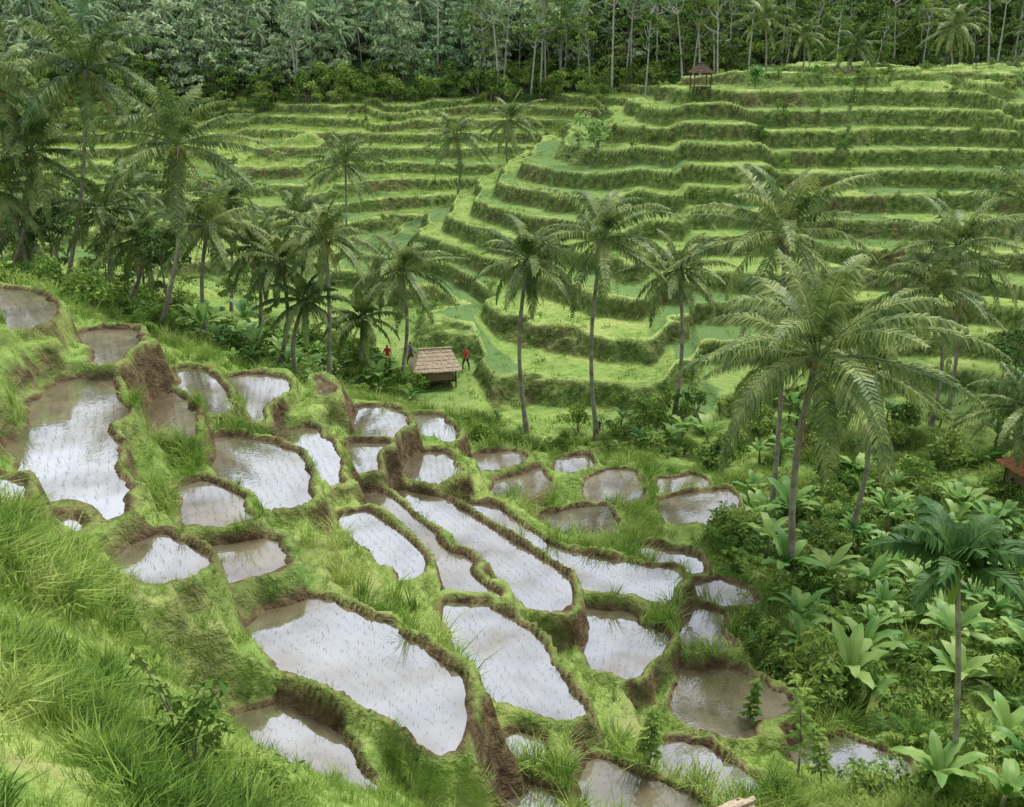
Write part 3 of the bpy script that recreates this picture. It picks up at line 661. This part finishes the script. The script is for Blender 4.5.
hut("thatched_hut",g_at(436,388,21.9),2.4,2.0,1.35,1.15,.2,M_thatch)
hut("raised_field_hut",g_at(700,90,4.9),1.6,1.5,1.9,.8,.1,M_wood,.25,False)
hut("tiled_roof_hut",g_at(1048,498,22),3,3,1.8,1.2,.2,M_tile,.4)
hut("thatched_shelter",g_at(735,832,16.4),.9,.9,.7,.45,.5,M_thatch,.15)
# ------------------------------------------------------------------ people
M_skin=plain("skin",(.25,.14,.09),(.3,.18,.11)); M_hair=plain("hair",(.01,.01,.01),(.02,.02,.02))
def person(sh,tr,pose=0):
    J={'pel':(0,0,.93),'sp':(0,0,1.15),'ch':(0,0,1.36),'nk':(0,0,1.5),'h1':(0,.01,1.6),'h2':(0,0,1.72)}
    for s,t in((-1,'l'),(1,'r')):
        st=.18*s*pose
        J.update({t+'hp':(.1*s,0,.88),t+'kn':(.11*s,-.03+st,.5),t+'an':(.11*s,.02+st*1.3,.09),t+'ft':(.12*s,-.14+st*1.3,.04),
          t+'sh':(.19*s,0,1.4),t+'el':(.25*s,.03-st,1.13),t+'wr':(.24*s,-.1-st*1.5,.9),t+'hd':(.24*s,-.14-st*1.6,.8)})
    R={'pel':.14,'sp':.13,'ch':.15,'nk':.055,'h1':.09,'h2':.085}
    for t in 'lr': R.update({t+'hp':.1,t+'kn':.065,t+'an':.045,t+'ft':.04,t+'sh':.065,t+'el':.045,t+'wr':.033,t+'hd':.035})
    ks=list(J); E=[('pel','sp'),('sp','ch'),('ch','nk'),('nk','h1'),('h1','h2')]
    for t in 'lr': E+=[('pel',t+'hp'),(t+'hp',t+'kn'),(t+'kn',t+'an'),(t+'an',t+'ft'),('ch',t+'sh'),(t+'sh',t+'el'),(t+'el',t+'wr'),(t+'wr',t+'hd')]
    mm=bpy.data.meshes.new("person"); mm.from_pydata([J[k] for k in ks],[(ks.index(a),ks.index(b)) for a,b in E],[])
    o=bpy.data.objects.new("person_tmp",mm); scene.collection.objects.link(o); o.modifiers.new("s",'SKIN'); 
    for i,k in enumerate(ks): mm.skin_vertices[0].data[i].radius=(R[k],R[k]); mm.skin_vertices[0].data[i].use_root=(k=='pel')
    o.modifiers.new("ss",'SUBSURF').levels=2
    dg=bpy.context.evaluated_depsgraph_get(); dg.update(); me2=bpy.data.meshes.new_from_object(o.evaluated_get(dg)); bpy.data.objects.remove(o)
    me2.materials.clear()
    for q in (M_skin,plain("shirt",sh,sh,5),plain("trousers",tr,tr,5),M_hair): me2.materials.append(q)
    for pl in me2.polygons:
        x,y,z=pl.center; pl.use_smooth=True
        pl.material_index= 3 if (z>1.7 or (z>1.58 and y>.03)) else 0 if z>1.46 or (abs(x)>.2 and z<1.15 and z>.7) else 1 if z>.92 else 2 if z>.1 else 3
    return me2
PEOPLE=[]
for (u,v,d,rz,sh,tr,po) in [(388,368,21.4,.3,(.5,.05,.05),(.05,.05,.1),0),(411,366,21.5,2,(.12,.1,.3),(.1,.08,.06),1),(466,372,21.7,-.6,(.55,.08,.06),(.08,.07,.07),1),(1007,72,4.3,.2,(.3,.3,.35),(.05,.05,.07),1)]:
    PEOPLE.append((person(sh,tr,po),g_at(u,v,d),rz))
for me2,loc,rz in PEOPLE: put("person",me2,loc,rz)
# ------------------------------------------------------------------ light
w=bpy.data.worlds.new("World"); scene.world=w; w.use_nodes=True; nt=w.node_tree; n=nt.nodes; l=nt.links
sky=n.new("ShaderNodeTexSky"); sky.sky_type='NISHITA'; sky.sun_disc=False; sky.sun_elevation=math.radians(58); sky.sun_rotation=math.radians(-40)
sky.dust_density=1; sky.air_density=1
hs=n.new("ShaderNodeHueSaturation"); hs.inputs["Saturation"].default_value=.28; hs.inputs["Value"].default_value=1.5
l.new(sky.outputs[0],hs.inputs["Color"]); l.new(hs.outputs[0],n["Background"].inputs["Color"]); n["Background"].inputs["Strength"].default_value=.15
sd=bpy.data.lights.new("sun",'SUN'); sd.energy=3.9; sd.angle=math.radians(20); sd.color=(1,.97,.92)
so=bpy.data.objects.new("sun",sd); scene.collection.objects.link(so)
so.rotation_euler=(math.radians(32),0,math.radians(140))
scene.view_settings.view_transform='Standard'; scene.view_settings.look='None'; scene.view_settings.exposure=0
print("done",time.time()-T0)
